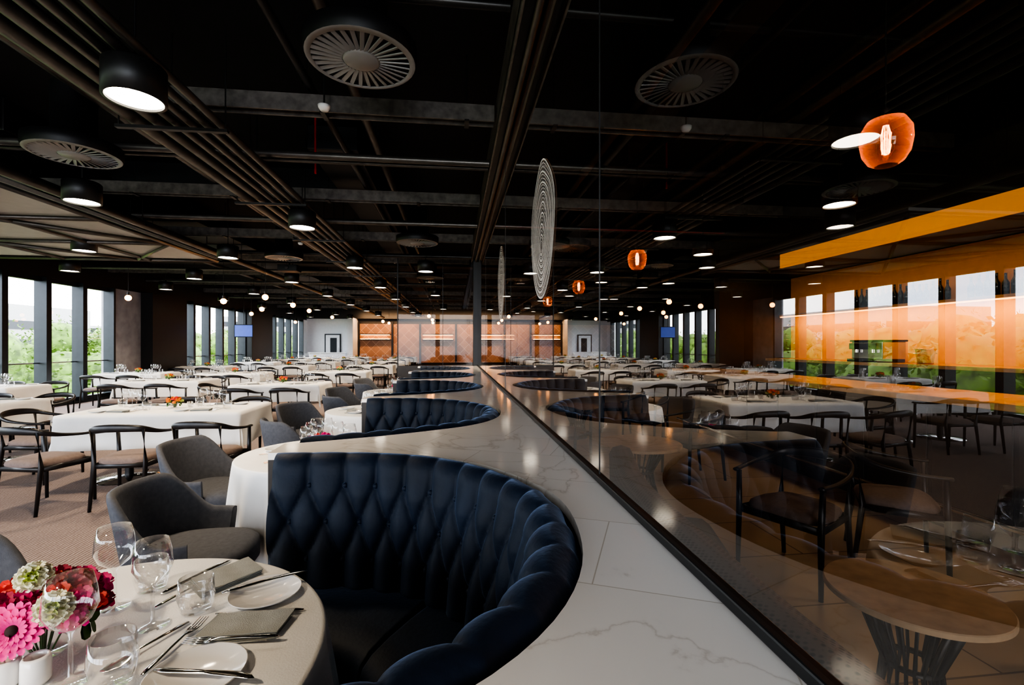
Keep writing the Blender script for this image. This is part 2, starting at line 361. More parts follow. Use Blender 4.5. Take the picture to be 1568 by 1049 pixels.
def etched(name,y,z):
    b=B(); R=.355; n=80
    def P(rr,t,cx): 
        sq=1+.10*abs(sin(t))**6
        return (GX-.006,y+rr*cos(t),z+cx+rr*sin(t)*sq)
    for k in range(24):
        r=R*(1-k*.040); w=.003 if k%3 else .008; ph=k*.35; cx=-.004*k; vs=[]
        for i in range(n):
            t=2*pi*i/n; rr=r*(1+.020*sin(5*t+ph)+.015*sin(3*t-ph))
            vs+= [P(rr,t,cx),P(rr-w,t,cx)]
        b.add(vs,[(2*i,2*((i+1)%n),2*((i+1)%n)+1,2*i+1) for i in range(n)],ETCH)
    vs=[]
    for i in range(n):
        t=2*pi*i/n; rr=R*(1+.020*sin(5*t)+.015*sin(3*t)); q=P(rr,t,0); vs.append((GX-.004,q[1],q[2]))
    b.add(vs,[tuple(range(n))],FROSTM)
    b.obj(name)
etched('etched_glass_motif',2.62,2.10); etched('etched_glass_motif',5.0,2.11)
# ------------------------------------------------------------------ ceiling services
ys=[4.15,6.6,9.0,11.4,13.8,16.2,18.6,21,23.4,25.8]
for i,y in enumerate(ys):
    b=B(); x0=-2.6 if i==0 else -9.2
    for xa,xb in((x0,.34),(.62,4.9)):
        b.box(xa,xb,y-.05,y+.05,3.44,3.46,GALV); b.box(xa,xb,y-.06,y-.045,3.40,3.54,GALV); b.box(xa,xb,y+.045,y+.06,3.40,3.54,GALV)
    x=x0+.3
    while x<4.9: b.cyl((x,y,3.46),(x,y,CZ-.001),.006,.006,STEEL,6); b.box(x-.02,x+.02,y-.075,y+.075,3.385,3.40,STEEL); x+=1.2
    b.obj('cable_tray')
b=B()
for k,(x,z,r) in enumerate([(-1.86,3.21,.03),(-1.97,3.21,.03),(-2.08,3.21,.03),(-2.20,3.21,.03),(-2.34,3.225,.045),(-2.50,3.235,.055)]): b.cyl((x,-3,z),(x,29,z),r,r,PIPE,12)
for y in range(-2,29,2): b.box(-2.62,-1.8,y-.02,y+.02,3.14,3.165,STEEL); b.cyl((-2.6,y,3.15),(-2.6,y,CZ-.001),.006,.006,STEEL,6); b.cyl((-1.82,y,3.15),(-1.82,y,CZ-.001),.006,.006,STEEL,6)
b.obj('conduit_bundle')
b=B()
for x,z,r,m in [(-.9,3.75,.05,PIPE),(-1.2,3.6,.035,STEEL),(-3.1,3.6,.05,PIPE),(-4.25,3.1,.05,PIPE),(-4.4,3.2,.03,PIPE),(-6.4,3.6,.05,PIPE),(1.6,3.6,.05,PIPE),(2.9,3.62,.06,STEEL),(3.2,3.6,.05,PIPE)]:
    b.cyl((x,-3,z),(x,29,z),r,r,m,12)
    for y in range(-2,29,3): b.cyl((x,y,z),(x,y,CZ-.001),.006,.006,STEEL,6); b.lathe([(r*1.15,-.02),(r*1.15,.02)],STEEL,(x,y,z),8)
for y,z,r,m in [(4.9,3.34,.035,PIPE),(5.05,3.34,.02,PIPE),(7.5,3.35,.04,PIPE),(8.1,3.5,.015,RED),(10.2,3.345,.045,STEEL),(12.6,3.34,.035,PIPE),(15,3.34,.04,PIPE),(19.7,3.34,.04,PIPE),(3.0,3.62,.03,STEEL)]:
    b.cyl((-9,y,z),(.35,y,z),r,r,m,12)
    if y>8: b.cyl((.62,y,z),(4.9,y,z),r,r,m,12)
    for x in range(-8,1,3): b.cyl((x,y,z),(x,y,CZ-.001),.006,.006,STEEL,6)
b.cyl((-1.5,5.3,3.3),(-1.5,5.3,3.95),.012,.012,RED,8)
b.obj('ceiling_pipework')
b=B()
b.box(-7.5,-1.2,6.95,7.4,3.62,3.95,DUCT); b.box(-5.6,-4.6,2.0,26,3.66,3.97,DUCT); b.box(1.9,2.15,-2,26,3.7,3.97,DUCT); b.box(-8,4.9,13.15,13.6,3.62,3.95,DUCT); b.box(-1.65,-1.1,5.5,24,3.65,3.92,DUCT)
for y in (3,4.2,5.4,7,9,11): b.box(-5.63,-4.57,y-.02,y+.02,3.64,3.98,STEEL)
b.obj('ventilation_duct',bevel=.01)
def diffuser():
    b=B(); b.lathe([(.335,0.0),(.345,.03),(.345,.10),(.30,.12),(.16,.13),(.16,.6)],DUCT,n=40)
    b.lathe([(.335,0),(.30,-.008),(.30,0)],PORC2,n=40)
    b.lathe([(1e-4,.012),(.32,.012)],BLACK,n=40)
    for i in range(32):
        t=2*pi*i/32; mx=Matrix.Rotation(t,4,'Z')@Matrix.Translation((.20,0,0))@Matrix.Rotation(.35,4,'X')
        b.box(-.085,.10,-.010,.015,-.004,.003,PORC2,mx)
    b.lathe([(1e-4,-.012),(.10,-.012),(.115,-.002),(.115,.01)],PORC2,n=32)
    return b
do=diffuser().obj('swirl_ceiling_diffuser',(-.59,3.07,3.25))
for p in [(-3.35,4.6,3.13),(-.62,7.9,3.13),(-.62,12,3.13),(-3.3,9.6,3.13),(2.0,8,3.13)]: dup(do,p)
b=B(); b.box(-8.8,-4.6,5.2,9.8,3.12,3.16,RAFT)
def strut(p,q): b.sweep([p,q],[(.03,.03)]*2,PIPE,4)
for y in (5.2,6.7,8.2,9.8): strut((-8.8,y,3.08),(-4.6,y,3.08))
for x in (-8.8,-7.3,-5.8,-4.6): strut((x,5.2,3.08),(x,9.8,3.08))
for i in range(3):
    for j in range(3):
        x=-8.8+1.4*i; y=5.2+1.52*j
        if (i+j)%2: strut((x,y,3.08),(x+1.4,y+1.5,3.08))
        else: strut((x+1.4,y,3.08),(x,y+1.5,3.08))
for x in (-8.6,-4.7):
    for y in (5.4,9.6): b.cyl((x,y,3.1),(x,y,CZ-.001),.008,.008,STEEL,6)
b.obj('ceiling_acoustic_raft')
b=B(); b.box(-.2,.2,-.16,.16,0,.14,DUCT); b.cyl((0,-.16,.07),(0,-.2,.07),.04,.035,CHROME); b.cyl((0,0,.14),(0,0,.94),.02,.02,STEEL); b.obj('ceiling_projector',(-3.6,10.8,3.05),bevel=.01)
b=B(); b.lathe([(1e-4,-.04),(.03,-.04),(.045,-.02),(.05,0),(1e-4,0)],PORC); b.cyl((0,0,0),(0,0,.6),.008,.008,STEEL,6); so=b.obj('smoke_detector',(-1.05,3.95,3.38)); dup(so,(-2.9,9.3,3.38))
# ------------------------------------------------------------------ lamps
def downl():
    b=B(); b.lathe([(.148,0),(.165,0),(.165,.20),(.15,.215),(.02,.22),(.012,.26)],BLACK,n=32)
    b.lathe([(.148,0),(.146,.02)],BLACK,n=32); b.lathe([(1e-4,.014),(.147,.014)],LAMP,n=32)
    b.cyl((0,0,.22),(0,0,CZ-2.951),.006,.006,BLACK,6); return b
dl=None
def spot(parent,e,size=1.9,col=(1,.80,.57),r=.12):
    L=bpy.data.lights.new('spot','SPOT'); L.energy=e; L.spot_size=size; L.spot_blend=.6; L.color=col; L.shadow_soft_size=r
    o=bpy.data.objects.new('spot',L); bpy.context.collection.objects.link(o); o.parent=parent; o.location=(0,0,-.02)
pos=[]
for k in range(8): pos.append((-1.95,3.14+3.18*k))
for k in range(7): pos.append((-3.9,5.46+3.2*k))
for k in range(7): pos.append((-5.9,8.3+3.2*k))
for k in range(6): pos.append((-7.8,10.6+3.2*k))
pos+=[(-.6,9.8),(-.6,14.5),(-.5,20),(4.1,4.6),(4.1,7.4),(3.5,11),(3.5,14.2),(3.5,17.4),(3.5,21),(-1.95,-.1),(4.1,1.8),(5.2,11),(5.2,15)]
for (x,y) in pos:
    if dl is None: dl=downl().obj('pendant_downlight',(x,y,2.95)); o=dl
    else: o=dup(dl,(x,y,2.95))
    if x<1 and y<13: spot(o,170 if y<4 else 130)
    elif y<9: spot(o,34,col=(1,.78,.54))
    elif x<1: spot(o,90)
def pend():
    b=B(); b.lathe([(.035,.15),(.10,.135),(.135,.07),(.138,0),(.125,-.08),(.095,-.135),(.06,-.16)],AMBER,n=32)
    b.cyl((0,0,.14),(0,0,.21),.03,.022,BLACK); b.cyl((0,0,.2),(0,0,1.82),.005,.005,BLACK,6)
    b.cyl((0,0,.14),(0,0,.10),.02,.018,COPPER)
    for i in range(6):
        t=2*pi*i/6; b.sweep([(.014*cos(t),.014*sin(t),.10),(.026*cos(t),.026*sin(t),.04),(.020*cos(t),.020*sin(t),-.08)],.0018,FIL,6)
    b.lathe([(.015,.10),(.045,.06),(.05,0),(.045,-.06),(.02,-.10),(1e-4,-.105)],GLASSW,n=20)
    return b
po=None
for (x,y,z) in [(2.28,2.25,2.535),(2.3,5.75,2.535),(2.3,8.6,2.535),(2.3,11.6,2.535)]:
    if po is None: po=pend().obj('amber_glass_pendant_lamp',(x,y,z),sc=(.85,.85,.82)); o=po
    else: o=dup(po,(x,y,z),0,(.85,.85,.82))
    L=bpy.data.lights.new('bulb','POINT'); L.energy=3.0; L.color=(1,.55,.2); L.shadow_soft_size=.03
    q=bpy.data.objects.new('bulb',L); bpy.context.collection.objects.link(q); q.parent=o
b=B(); b.sphere((0,0,0),.06,BULB,10); b.cyl((0,0,.05),(0,0,.12),.022,.022,BLACK); b.cyl((0,0,.1),(0,0,CZ-2.451),.004,.004,BLACK,6)
bb=b.obj('bare_bulb_pendant',(-3.95,10.4,2.45))
for p in [(-4.05,12.4,2.45),(-4.25,14.4,2.45),(-4.4,17.6,2.45),(-6.9,10.9,2.45),(-.9,19,2.45),(-1.0,21.5,2.45),(-6.5,16,2.45),(-3,22,2.45),(-5.0,10.9,2.4),(-5.1,13.2,2.4),(-6.6,20.5,2.4),(-.9,16.5,2.45),(-2.9,19.5,2.4)]: dup(bb,p)
# ------------------------------------------------------------------ tables
def round_cloth_table(R=.56,seed=1):
    b=B(); rnd=random.Random(seed); n=220; rows=26
    nf=15; ph=[rnd.uniform(0,6.28) for _ in range(4)]
    def w(t): return sin(nf*t+ph[0]+.9*sin(3*t+ph[1]))*.6+.4*sin((nf+6)*t+ph[2])
    def fn(i,j):
        t=2*pi*i/n
        if j<6: r=R*j/5.0*.985+1e-4; return (r*cos(t),r*sin(t),.75)
        if j==6: return ((R-.001)*cos(t),(R-.001)*sin(t),.7485)
        if j==7: return ((R+.004)*cos(t),(R+.004)*sin(t),.742)
        k=(j-7)/(rows-8); r=R+.004+.035*k+.045*min(1,k*2.2)**.8*(w(t))*.75
        r=max(r,R+.003-.05*k)
        return (r*cos(t),r*sin(t),.742-.60*k)
    b.grid(fn,n,rows,LINEN,cu=True)
    b.cyl((0,0,.02),(0,0,.74),.035,.035,WOODD); b.lathe([(1e-4,.03),(.24,.02),(.26,0)],WOODD,n=32)
    return b
rt=round_cloth_table().obj('round_dining_table',(-.87,1.10,0))
for k in range(1,4): dup(rt,(-.87,1.15+PER*k,0),.7*k,(.88,.88,1))
def rect_cloth_table(lx,ly,seed=3,o=.30):
    b=B(); rnd=random.Random(seed); st=.035
    nx=int((lx+2*o)/st); ny=int((ly+2*o)/st); p1,p2=rnd.uniform(0,6),rnd.uniform(0,6)
    def fn(i,j):
        u=-(lx/2+o)+(lx+2*o)*i/(nx-1); v=-(ly/2+o)+(ly+2*o)*j/(ny-1)
        cu=max(-lx/2,min(lx/2,u)); cv=max(-ly/2,min(ly/2,v)); du,dv=u-cu,v-cv; e=math.hypot(du,dv)
        if e<1e-6: return (u,v,.75)
        k=e/o; ang=math.atan2(v/ly,u/lx)
        fl=.012+.02*k+.018*k*sin(11*u+9*v+p1+(14*ang if abs(du)>0 and abs(dv)>0 else 0))
        return (cu+du/e*fl,cv+dv/e*fl,.75-e*.98)
    b.grid(fn,nx,ny,LINEN)
    b.cyl((.45,0,.02),(.45,0,.74),.04,.04,WOODD)
    b.lathe([(1e-4,.035),(.06,.03),(.30,.015),(.31,0)],CHROME,(.45,0,0),n=36)
    b.cyl((-.45,0,.02),(-.45,0,.74),.04,.04,WOODD); b.lathe([(1e-4,.035),(.06,.03),(.30,.015),(.31,0)],CHROME,(-.45,0,0),n=36)
    return b
def wine(b,c,h=.215,R=.042,mx=None):
    b.lathe([(1e-4,.003),(.034,.002),(.035,.0045),(.012,.007),(.0045,.014),(.004,h*.45),(.010,h*.49),(R*.75,h*.58),(R,h*.70),(R*.93,h*.86),(R*.78,h),(R*.76,h)],GLASSW,c,24,mx)
def tumbler(b,c,h=.09,R=.042):
    b.lathe([(1e-4,.004),(R*.80,.003),(R*.88,.01),(R*1.05,h*.5),(R*.95,h),(R*.92,h),(R*1.0,h*.5),(R*.78,.012),(1e-4,.012)],GLASSW,c,24)
def plate(b,c,R=.09):
    b.lathe([(1e-4,.004),(R*.6,.004),(R*.66,.007),(R*.98,.014),(R,.0155),(R*.99,.012),(R*.64,.0),(1e-4,0)],PORC,c,40)
def napk(b,c,lx=.19,ly=.11,rz=0):
    for k in range(4):
        mx=Matrix.Translation(Vector(c)+Vector((.002*k,.001*k,0)))@Matrix.Rotation(rz,4,'Z')
        z=.0005+.0042*k
        def fn(i,j):
            u=(i/11-.5)*lx*(1-.01*k); v=(j/7-.5)*ly
            return (u+.12*v,v,z+.0022*sin(9*u*8+k)*.5+.004*(j/7)*(k/3))
        b.grid(fn,12,8,NAPKIN,mx=mx)
        hx=lx/2-.004; hy=ly/2-.003; s=.12*hy
        b.add([(-hx-s,-hy,z-.002),(hx-s,-hy,z-.002),(hx+s,hy,z-.002),(-hx+s,hy,z-.002),(-hx-s,-hy,z+.001),(hx-s,-hy,z+.001),(hx+s,hy,z+.001),(-hx+s,hy,z+.001)],[(0,1,5,4),(1,2,6,5),(2,3,7,6),(3,0,4,7)],NAPKIN,False,mx)
def petals(b,c,d,n,r,w,mat,lift,rot=0,r0=.2):
    d=Vector(d).normalized(); q=d.to_track_quat('Z','Y').to_matrix().to_4x4()
    for i in range(n):
        t=2*pi*i/n+rot; mx=Matrix.Translation(c)@q@Matrix.Rotation(t,4,'Z')
        z0=0; vs=[(r*r0,-w*.35,z0),(r*r0,w*.35,z0),(r*.6,w*.5,lift*.5),(r*.6,-w*.5,lift*.5),(r*.92,w*.35,lift*.75),(r*.92,-w*.35,lift*.75),(r,0,lift*.7),(r*.6,0,lift*.5-w*.12)]
        b.add(vs,[(0,1,2,7),(0,7,3),(7,2,4,6),(7,6,5,3)],mat,True,mx)
def gerbera(b,c,d,r,mat):
    c=Vector(c); petals(b,c,d,22,r,r*.28,mat,r*.12); petals(b,c+Vector(d).normalized()*.002,d,18,r*.78,r*.26,mat,r*.2,.1); petals(b,c+Vector(d).normalized()*.004,d,16,r*.5,r*.18,mat,r*.22,.2)
    b.sphere(c+Vector(d).normalized()*.002,r*.22,DARKC,8)
def pompom(b,c,r,mat,n=110,cen=None,ax=None):
    c=Vector(c); ax=Vector(ax).normalized() if ax else None
    b.sphere(c,r*.72,mat,10)
    for i in range(n):
        z=1-2*(i+.5)/n; t=i*2.39996; s=math.sqrt(1-z*z); d=Vector((s*cos(t),s*sin(t),z))
        if z<-.5 and not ax: continue
        m2=cen if (cen and ax and d.dot(ax)>.86) else mat
        mx=Matrix.Translation(c)@d.to_track_quat('Z','Y').to_matrix().to_4x4()@Matrix.Rotation(i*1.3,4,'Z')
        w=r*.22
        b.add([(-w,0,r*.6),(w,0,r*.6),(w*1.1,w*.5,r*.9),(0,w*.9,r*1.03),(-w*1.1,w*.5,r*.9)],[(0,1,2,3,4)],m2,True,mx)
def flowers(b,c,s=1.0,pal=(PINK,RASP,CORAL,LIME),seed=0,big=True):
    rnd=random.Random(seed); x,y,z=c
    b.lathe([(1e-4,0),(.04*s,0),(.048*s,.02*s),(.045*s,.07*s),(.05*s,.075*s)],GLASSW,c,20)
    for i in range(16):
        t=rnd.uniform(0,6.28); rr=rnd.uniform(0.0,.05)*s
        b.sweep([(x+rr*.4*cos(t),y+rr*.4*sin(t),z+.005),(x+rr*cos(t)*1.5,y+rr*sin(t)*1.5,z+.10*s)],.002,LEAF,5)
    N=30 if big else 12
    for i in range(N):
        k=(i+.5)/N; ph=i*2.39996; el=math.acos(1-k*1.12); R=.085*s
        p=(x+R*1.15*sin(el)*cos(ph),y+R*1.15*sin(el)*sin(ph),z+.085*s+R*cos(el)*.75)
        pompom(b,p,rnd.uniform(.022,.030)*s,pal[rnd.choice([0,1,1,2,0,len(pal)-1 if rnd.random()<.2 else 1])],60)
    for i in range(10):
        t=rnd.uniform(0,6.28); petals(b,Vector((x+.08*s*cos(t),y+.08*s*sin(t),z+.06*s)),(cos(t),sin(t),.2),3,.04*s,.03*s,LEAF,.004)
T=.752
def one(name,fn):
    b=B(); fn(b); return b.obj(name)
for p,h,R in [((-.90,1.37,T),.215,.046),((-.745,1.265,T),.215,.043),((-.79,1.075,T),.22,.047)]: one('wine_glass',lambda b:wine(b,p,h,R))
for p,h in [((-.675,1.325,T),.088),((-.70,1.06,T),.10),((-.86,1.455,T),.09)]: one('water_tumbler',lambda b:tumbler(b,p,h))
for p,R in [((-.525,1.385,T),.092),((-.540,1.06,T),.095)]: one('side_plate',lambda b:plate(b,p,R))
one('folded_napkin',lambda b:napk(b,(-.680,1.495,T),.17,.115,math.radians(50)))
one('folded_napkin',lambda b:napk(b,(-.515,1.225,T),.19,.095,math.radians(0)))
def fbouq(b):
    flowers(b,(-.93,1.19,T),1.05,(PINK,RASP,CORAL,RASP),3)
    gerbera(b,(-.905,1.085,.862),(.35,-1,.35),.055,PINK); gerbera(b,(-.985,1.09,.885),(-.1,-1,.5),.045,RASP)
    pompom(b,(-.925,1.16,.935),.034,CREAM,190,LIME,(.5,-1,.7)); pompom(b,(-.855,1.12,.885),.036,CREAM,190,LIME,(.6,-1,.5))
one('flower_arrangement',fbouq)
for p in [(-.862,1.085,T),(-.915,1.08,T)]:
    one('candle_holder',lambda b:b.lathe([(1e-4,0),(.022,0),(.025,.006),(.024,.050),(.020,.056),(.017,.052),(.017,.040),(1e-4,.038)],PORC,p,24))
def knife(b): b.sweep([(0,0,0),(.02,0,.001),(.10,0,.002),(.11,0,.002),(.13,.001,.002),(.18,.001,.001),(.21,-.003,.0005),(.222,-.006,0)],[(.003,.003),(.0075,.0035),(.006,.0035),(.005,.003),(.008,.0012),(.0095,.0009),(.007,.0008),(.001,.0006)],CUTL,10)
def fork(b):
    b.sweep([(0,0,0),(.02,0,.002),(.08,0,.004),(.13,0,.006),(.145,0,.004),(.16,0,.003)],[(.004,.0015),(.007,.0018),(.004,.002),(.0035,.002),(.010,.0014),(.0125,.0012)],CUTL,10)
    for k in range(4): yy=-.0105+.007*k; b.sweep([(.157,yy,.003),(.175,yy,.002),(.205,yy*.95,.006)],[(.0022,.001),(.0018,.001),(.0009,.0006)],CUTL,6)
def spoon(b):
    b.sweep([(0,0,0),(.02,0,.002),(.08,0,.004),(.125,0,.006),(.135,0,.004),(.15,0,.002),(.17,0,.001),(.19,0,.003),(.197,0,.005)],[(.004,.0015),(.007,.0018),(.004,.002),(.0035,.002),(.008,.0012),(.017,.001),(.020,.001),(.013,.001),(.003,.0008)],CUTL,12)
def cut(kind,p0,p1,z=T+.003):
    b=B(); {'knife':knife,'fork':fork,'spoon':spoon}[kind](b)
    a=math.atan2(p1[1]-p0[1],p1[0]-p0[0]); b.obj('table_'+kind,(p0[0],p0[1],z),a)
cut('knife',(-.635,1.375),(-.46,1.477),T+.018); cut('knife',(-.395,1.292),(-.61,1.294)); cut('knife',(-.815,1.42),(-.745,1.58))
cut('fork',(-.41,1.160),(-.60,1.157),T+.017); cut('fork',(-.655,1.075),(-.632,1.27)); cut('spoon',(-.665,1.27),(-.73,1.12)); cut('knife',(-.625,1.066),(-.447,1.031),T+.018)
cut('fork',(-.79,1.35),(-.745,1.44))
def settings(lx,ly,seats,seed,round_=False,pal=(ORANGEF,CORAL,LIME,ORANGEF)):
    b=B(); rnd=random.Random(seed)
    for (x,y,a) in seats:
        mx=Matrix.Rotation(a,4,'Z')
        def P(u,v): q=mx@Vector((u,v,0)); return (x+q.x,y+q.y,.753)
        plate(b,P(-.2,.02),.08); napk(b,P(0,.0),.18,.09,a+rnd.uniform(-.3,.3))
        wine(b,P(.16,.13),.20,.042); wine(b,P(.08,.17),.21,.038); tumbler(b,P(.23,.08))
        for du in (-.12,.12,.145): b.box(-.004,.004,-.1,.1,.0,.003,CUTL,Matrix.Translation(P(du,.0))@mx)
    flowers(b,(0,0,.753),.75,pal,seed,False)
    for i in range(3): tumbler(b,(.14+.05*i,.05*(-1)**i,.753),.06,.026)
    return b
seats=[(-.4,-.27,0),(.4,-.27,0),(-.4,.27,pi),(.4,.27,pi)]
def dchair():
    b=B()
    for s in(-1,1):
        b.sweep([(s*.265,.235,0),(s*.262,.225,.42),(s*.268,.215,.655)],[(.014,.014),(.020,.020),(.017,.017)],WOODD,10)
        b.sweep([(s*.22,-.26,0),(s*.215,-.21,.42),(s*.215,-.245,.74)],[(.014,.014),(.020,.020),(.016,.016)],WOODD,10)
        b.sweep([(s*.262,.22,.40),(s*.217,-.21,.40)],[(.012,.024)]*2,WOODD,8)
    b.sweep([(-.262,.222,.40),(.262,.222,.40)],[(.012,.026)]*2,WOODD,8); b.sweep([(-.215,-.21,.40),(.215,-.21,.40)],[(.012,.024)]*2,WOODD,8)
    rail=catmull([(-.272,.25,.662),(-.292,.08,.672),(-.275,-.12,.70),(-.20,-.25,.742),(0,-.295,.757),(.20,-.25,.742),(.275,-.12,.70),(.292,.08,.672),(.272,.25,.662)],6)
    m=len(rail); b.sweep(rail,[(.013+.006*(1-sin(pi*i/(m-1))),.012+.024*sin(pi*i/(m-1))**4) for i in range(m)],WOODD,12)
    def fn(i,j):
        prof=[(.0,.475),(.5,.478),(.85,.472),(.97,.455),(1,.435),(.97,.415)]
        r,z=prof[j]; t=2*pi*i/40; c=cos(t); s_=sin(t); e=.45
        x=.245*abs(c)**e*(1 if c>0 else -1); y=.225*abs(s_)**e*(1 if s_>0 else -1); r=max(r,1e-3)
        return (x*r*(1-.1*(y<0)),y*r,z)
    b.grid(fn,40,6,TAUPE,cu=True)
    return b
dc=dchair().obj('dining_chair',(-2.95,4.74,0),.04,sc=(.95,.95,.96))
def chair(x,y,a): dup(dc,(x,y,0),a,(.95,.95,.96))
rnd=random.Random(11)
L1=rect_cloth_table(1.7,.9,5,.36).obj('dining_table',(-3.10,5.64,0),.03)
s1=settings(1.6,.9,seats,21).obj('table_setting',(-3.10,5.64,0),.03)
chair(-2.33,4.84,-.06); chair(-3.66,4.70,-.22); chair(-3.5,6.50,pi+.1); chair(-2.7,6.50,pi); chair(-4.44,5.66,-pi/2)
tb=rect_cloth_table(1.5,.85,8).obj('dining_table',(-6.1,6.5,0),0)
sb=settings(1.5,.85,seats,5).obj('table_setting',(-6.1,6.5,0))
def full(x,y,a=0):
    dup(tb,(x,y,0),a); dup(sb,(x,y,0),a+(pi if rnd.random()<.5 else 0))
    for dx in(-.38,.38):
        chair(x+dx,y-.82,rnd.uniform(-.12,.12)); chair(x+dx,y+.82,pi+rnd.uniform(-.12,.12))
chair(-5.7,5.68,.1); chair(-6.5,5.68,0); chair(-5.7,7.32,pi); chair(-6.5,7.32,pi)
full(-3.15,9.1); full(-5.7,10.2); full(-8.0,9.0); chair(-4.27,9.1,-pi/2)
for y in (12.9,16.7,20.5,24.3,28.0):
    for x in (-3.0,-5.55,-8.0): full(x+rnd.uniform(-.1,.1),y+rnd.uniform(-.25,.25))
def tub():
    b=B(); n=45; A=math.radians(112)
    def fn(i,j):
        ph=-A+2*A*i/(n-1); k=abs(ph)/A; kk=min(1,max(0,(k-.34)/.46)); kk=kk*kk*(3-2*kk); top=.80-.225*kk
        prof=[(0,.33,-.03),(0,.37,0),(0,.33+(top-.37)*.35,0),(0,.33+(top-.37)*.7,0),(0,top-.03,0),(.004,top-.006,0),(.02,top,0),(.036,top-.006,0),(.04,top-.03,0),(.045,.33+(top-.37)*.5,0),(.05,.42,0),(.05,.36,0)]
        d,z,e=prof[j]; r=.285+.075*(z-.35)/.45-d+e
        return (r*sin(ph)*1.02,-r*cos(ph)*.98+.02,z)
    b.grid(fn,n,12,GREYF)
    for i in(0,n-1): b.add([fn(i,j) for j in range(12)],[tuple(range(12))],GREYF,True)
    def sf(i,j):
        prof=[(1e-3,.475),(.6,.478),(.88,.470),(.98,.45),(1,.42),(1,.36),(.92,.33),(1e-3,.33)]
        r,z=prof[j]; t=2*pi*i/40; c=cos(t); s_=sin(t); e=.7
        return (.262*r*abs(c)**e*(1 if c>0 else -1),(.29*abs(s_)**e*(1 if s_>0 else -1))*r+.05,z)
    b.grid(sf,40,8,GREYF,cu=True)
    for x in(-1,1):
        for y in(-1,1): b.sweep([(x*.18,y*.17,.345),(x*.215,y*.21,.15),(x*.235,y*.235,0)],[.026,.02,.012],GREYF,10)
    return b
def face(x,y,tx,ty): return math.atan2(ty-y,tx-x)-pi/2
S9=(.92,.92,.96)
tc=tub().obj('upholstered_tub_chair',(-1.33,2.53,0),-pi/2+.05,sc=S9)
dup(tc,(-1.74,3.60,0),-pi/2-.15,S9)
for k in range(1,4):
    ty=3.19+PER*k
    dup(tc,(-1.50,2.64+PER*k,0),face(-1.46,2.66+PER*k,-.87,ty),S9)
    dup(tc,(-1.72,3.66+PER*k,0),face(-1.66,3.66+PER*k,-.87,ty),S9)
dup(tc,(-1.66,1.66,0),face(-1.62,1.62,-.87,1.1),S9)
rs=[(-.22,-.10,-pi/2*.7),(.05,-.26,0),(.1,.25,pi)]
st2=settings(1,1,rs,31,pal=(PINK,RASP,CORAL,PINK)).obj('table_setting',(-.87,3.19,0))
for k in (2,3): dup(st2,(-.87,1.15+PER*k,0))
# ------------------------------------------------------------------ bar side
b=B()
b.box(7.0,7.2,2.0,9.1,0,2.84,ORANGE); b.box(5.4,7.2,9.1,9.3,0,CZ,BROWN)
b.obj('wall_bar')
b=B(); b.box(5.0,7.2,-2,9.09,2.85,CZ-.001,BROWN); b.box(4.97,5.0,-2,6.7,2.63,2.84,ORANGEB); b.box(4.97,5.0,-2,6.7,2.84,CZ-.001,BROWN); b.box(4.97,5.25,6.7,6.73,2.63,CZ-.001,BROWN); b.obj('bar_bulkhead')
b=B(); b.box(6.4,6.98,2.0,9.0,0,1.13,BROWN); b.box(6.35,6.99,2.0,9.0,1.13,1.18,OAKB); b.obj('back_bar_counter',bevel=.005)
b=B(); b.box(3.85,4.4,2.2,7.6,0,1.0,BROWN); b.box(3.7,4.5,2.1,7.7,1.0,1.05,OAKB)
for y in [2.2+.6*i for i in range(9)]: b.box(3.835,3.85,y+.02,y+.58,.12,.94,BROWN)
b.cyl((3.70,2.3,.22),(3.70,7.5,.22),.02,.02,CHROME)
b.obj('bar_counter',bevel=.005)
b=B(); b.box(6.66,6.99,2.1,9.0,2.03,2.07,OAKB); b.box(6.68,6.72,2.1,9.0,2.012,2.028,WARMD); b.obj('bottle_shelf')
b=B(); rr=random.Random(2)
for y in [4.5+.1*i for i in range(30)]:
    if rr.random()<.15: continue
    h=rr.uniform(.9,1.1); b.lathe([(1e-4,0),(.036,0),(.037,.17*h),(.015,.22*h),(.013,.29*h),(.016,.30*h),(1e-4,.30*h)],BOTT,(6.84,y,2.071),12)
b.obj('wine_bottle_row')
b=B(); b.lathe([(1e-4,0),(.09,0),(.11,.2),(.125,.21),(.12,.215),(.105,.2),(.085,.02),(1e-4,.02)],COPPER,(0,0,0),28)
for s in(-1,1): b.sweep([(s*.11,-.03,.16),(s*.15,-.03,.15),(s*.15,.03,.15),(s*.11,.03,.16)],.006,CHROME,6)
b.obj('ice_bucket',(6.6,5.9,1.18))
b=B(); b.box(-.2,.2,-.28,.28,.05,.32,CHROME); b.box(-.22,.22,-.3,.3,.32,.35,BLACK); b.box(-.28,-.2,-.25,.25,.2,.3,BLACK); b.box(-.3,.2,-.27,.27,0,.05,BLACK)
for y in(-.15,.15): b.cyl((-.24,y,.2),(-.24,y,.15),.03,.03,CHROME)
b.obj('espresso_machine',(6.65,6.7,1.18),bevel=.008)
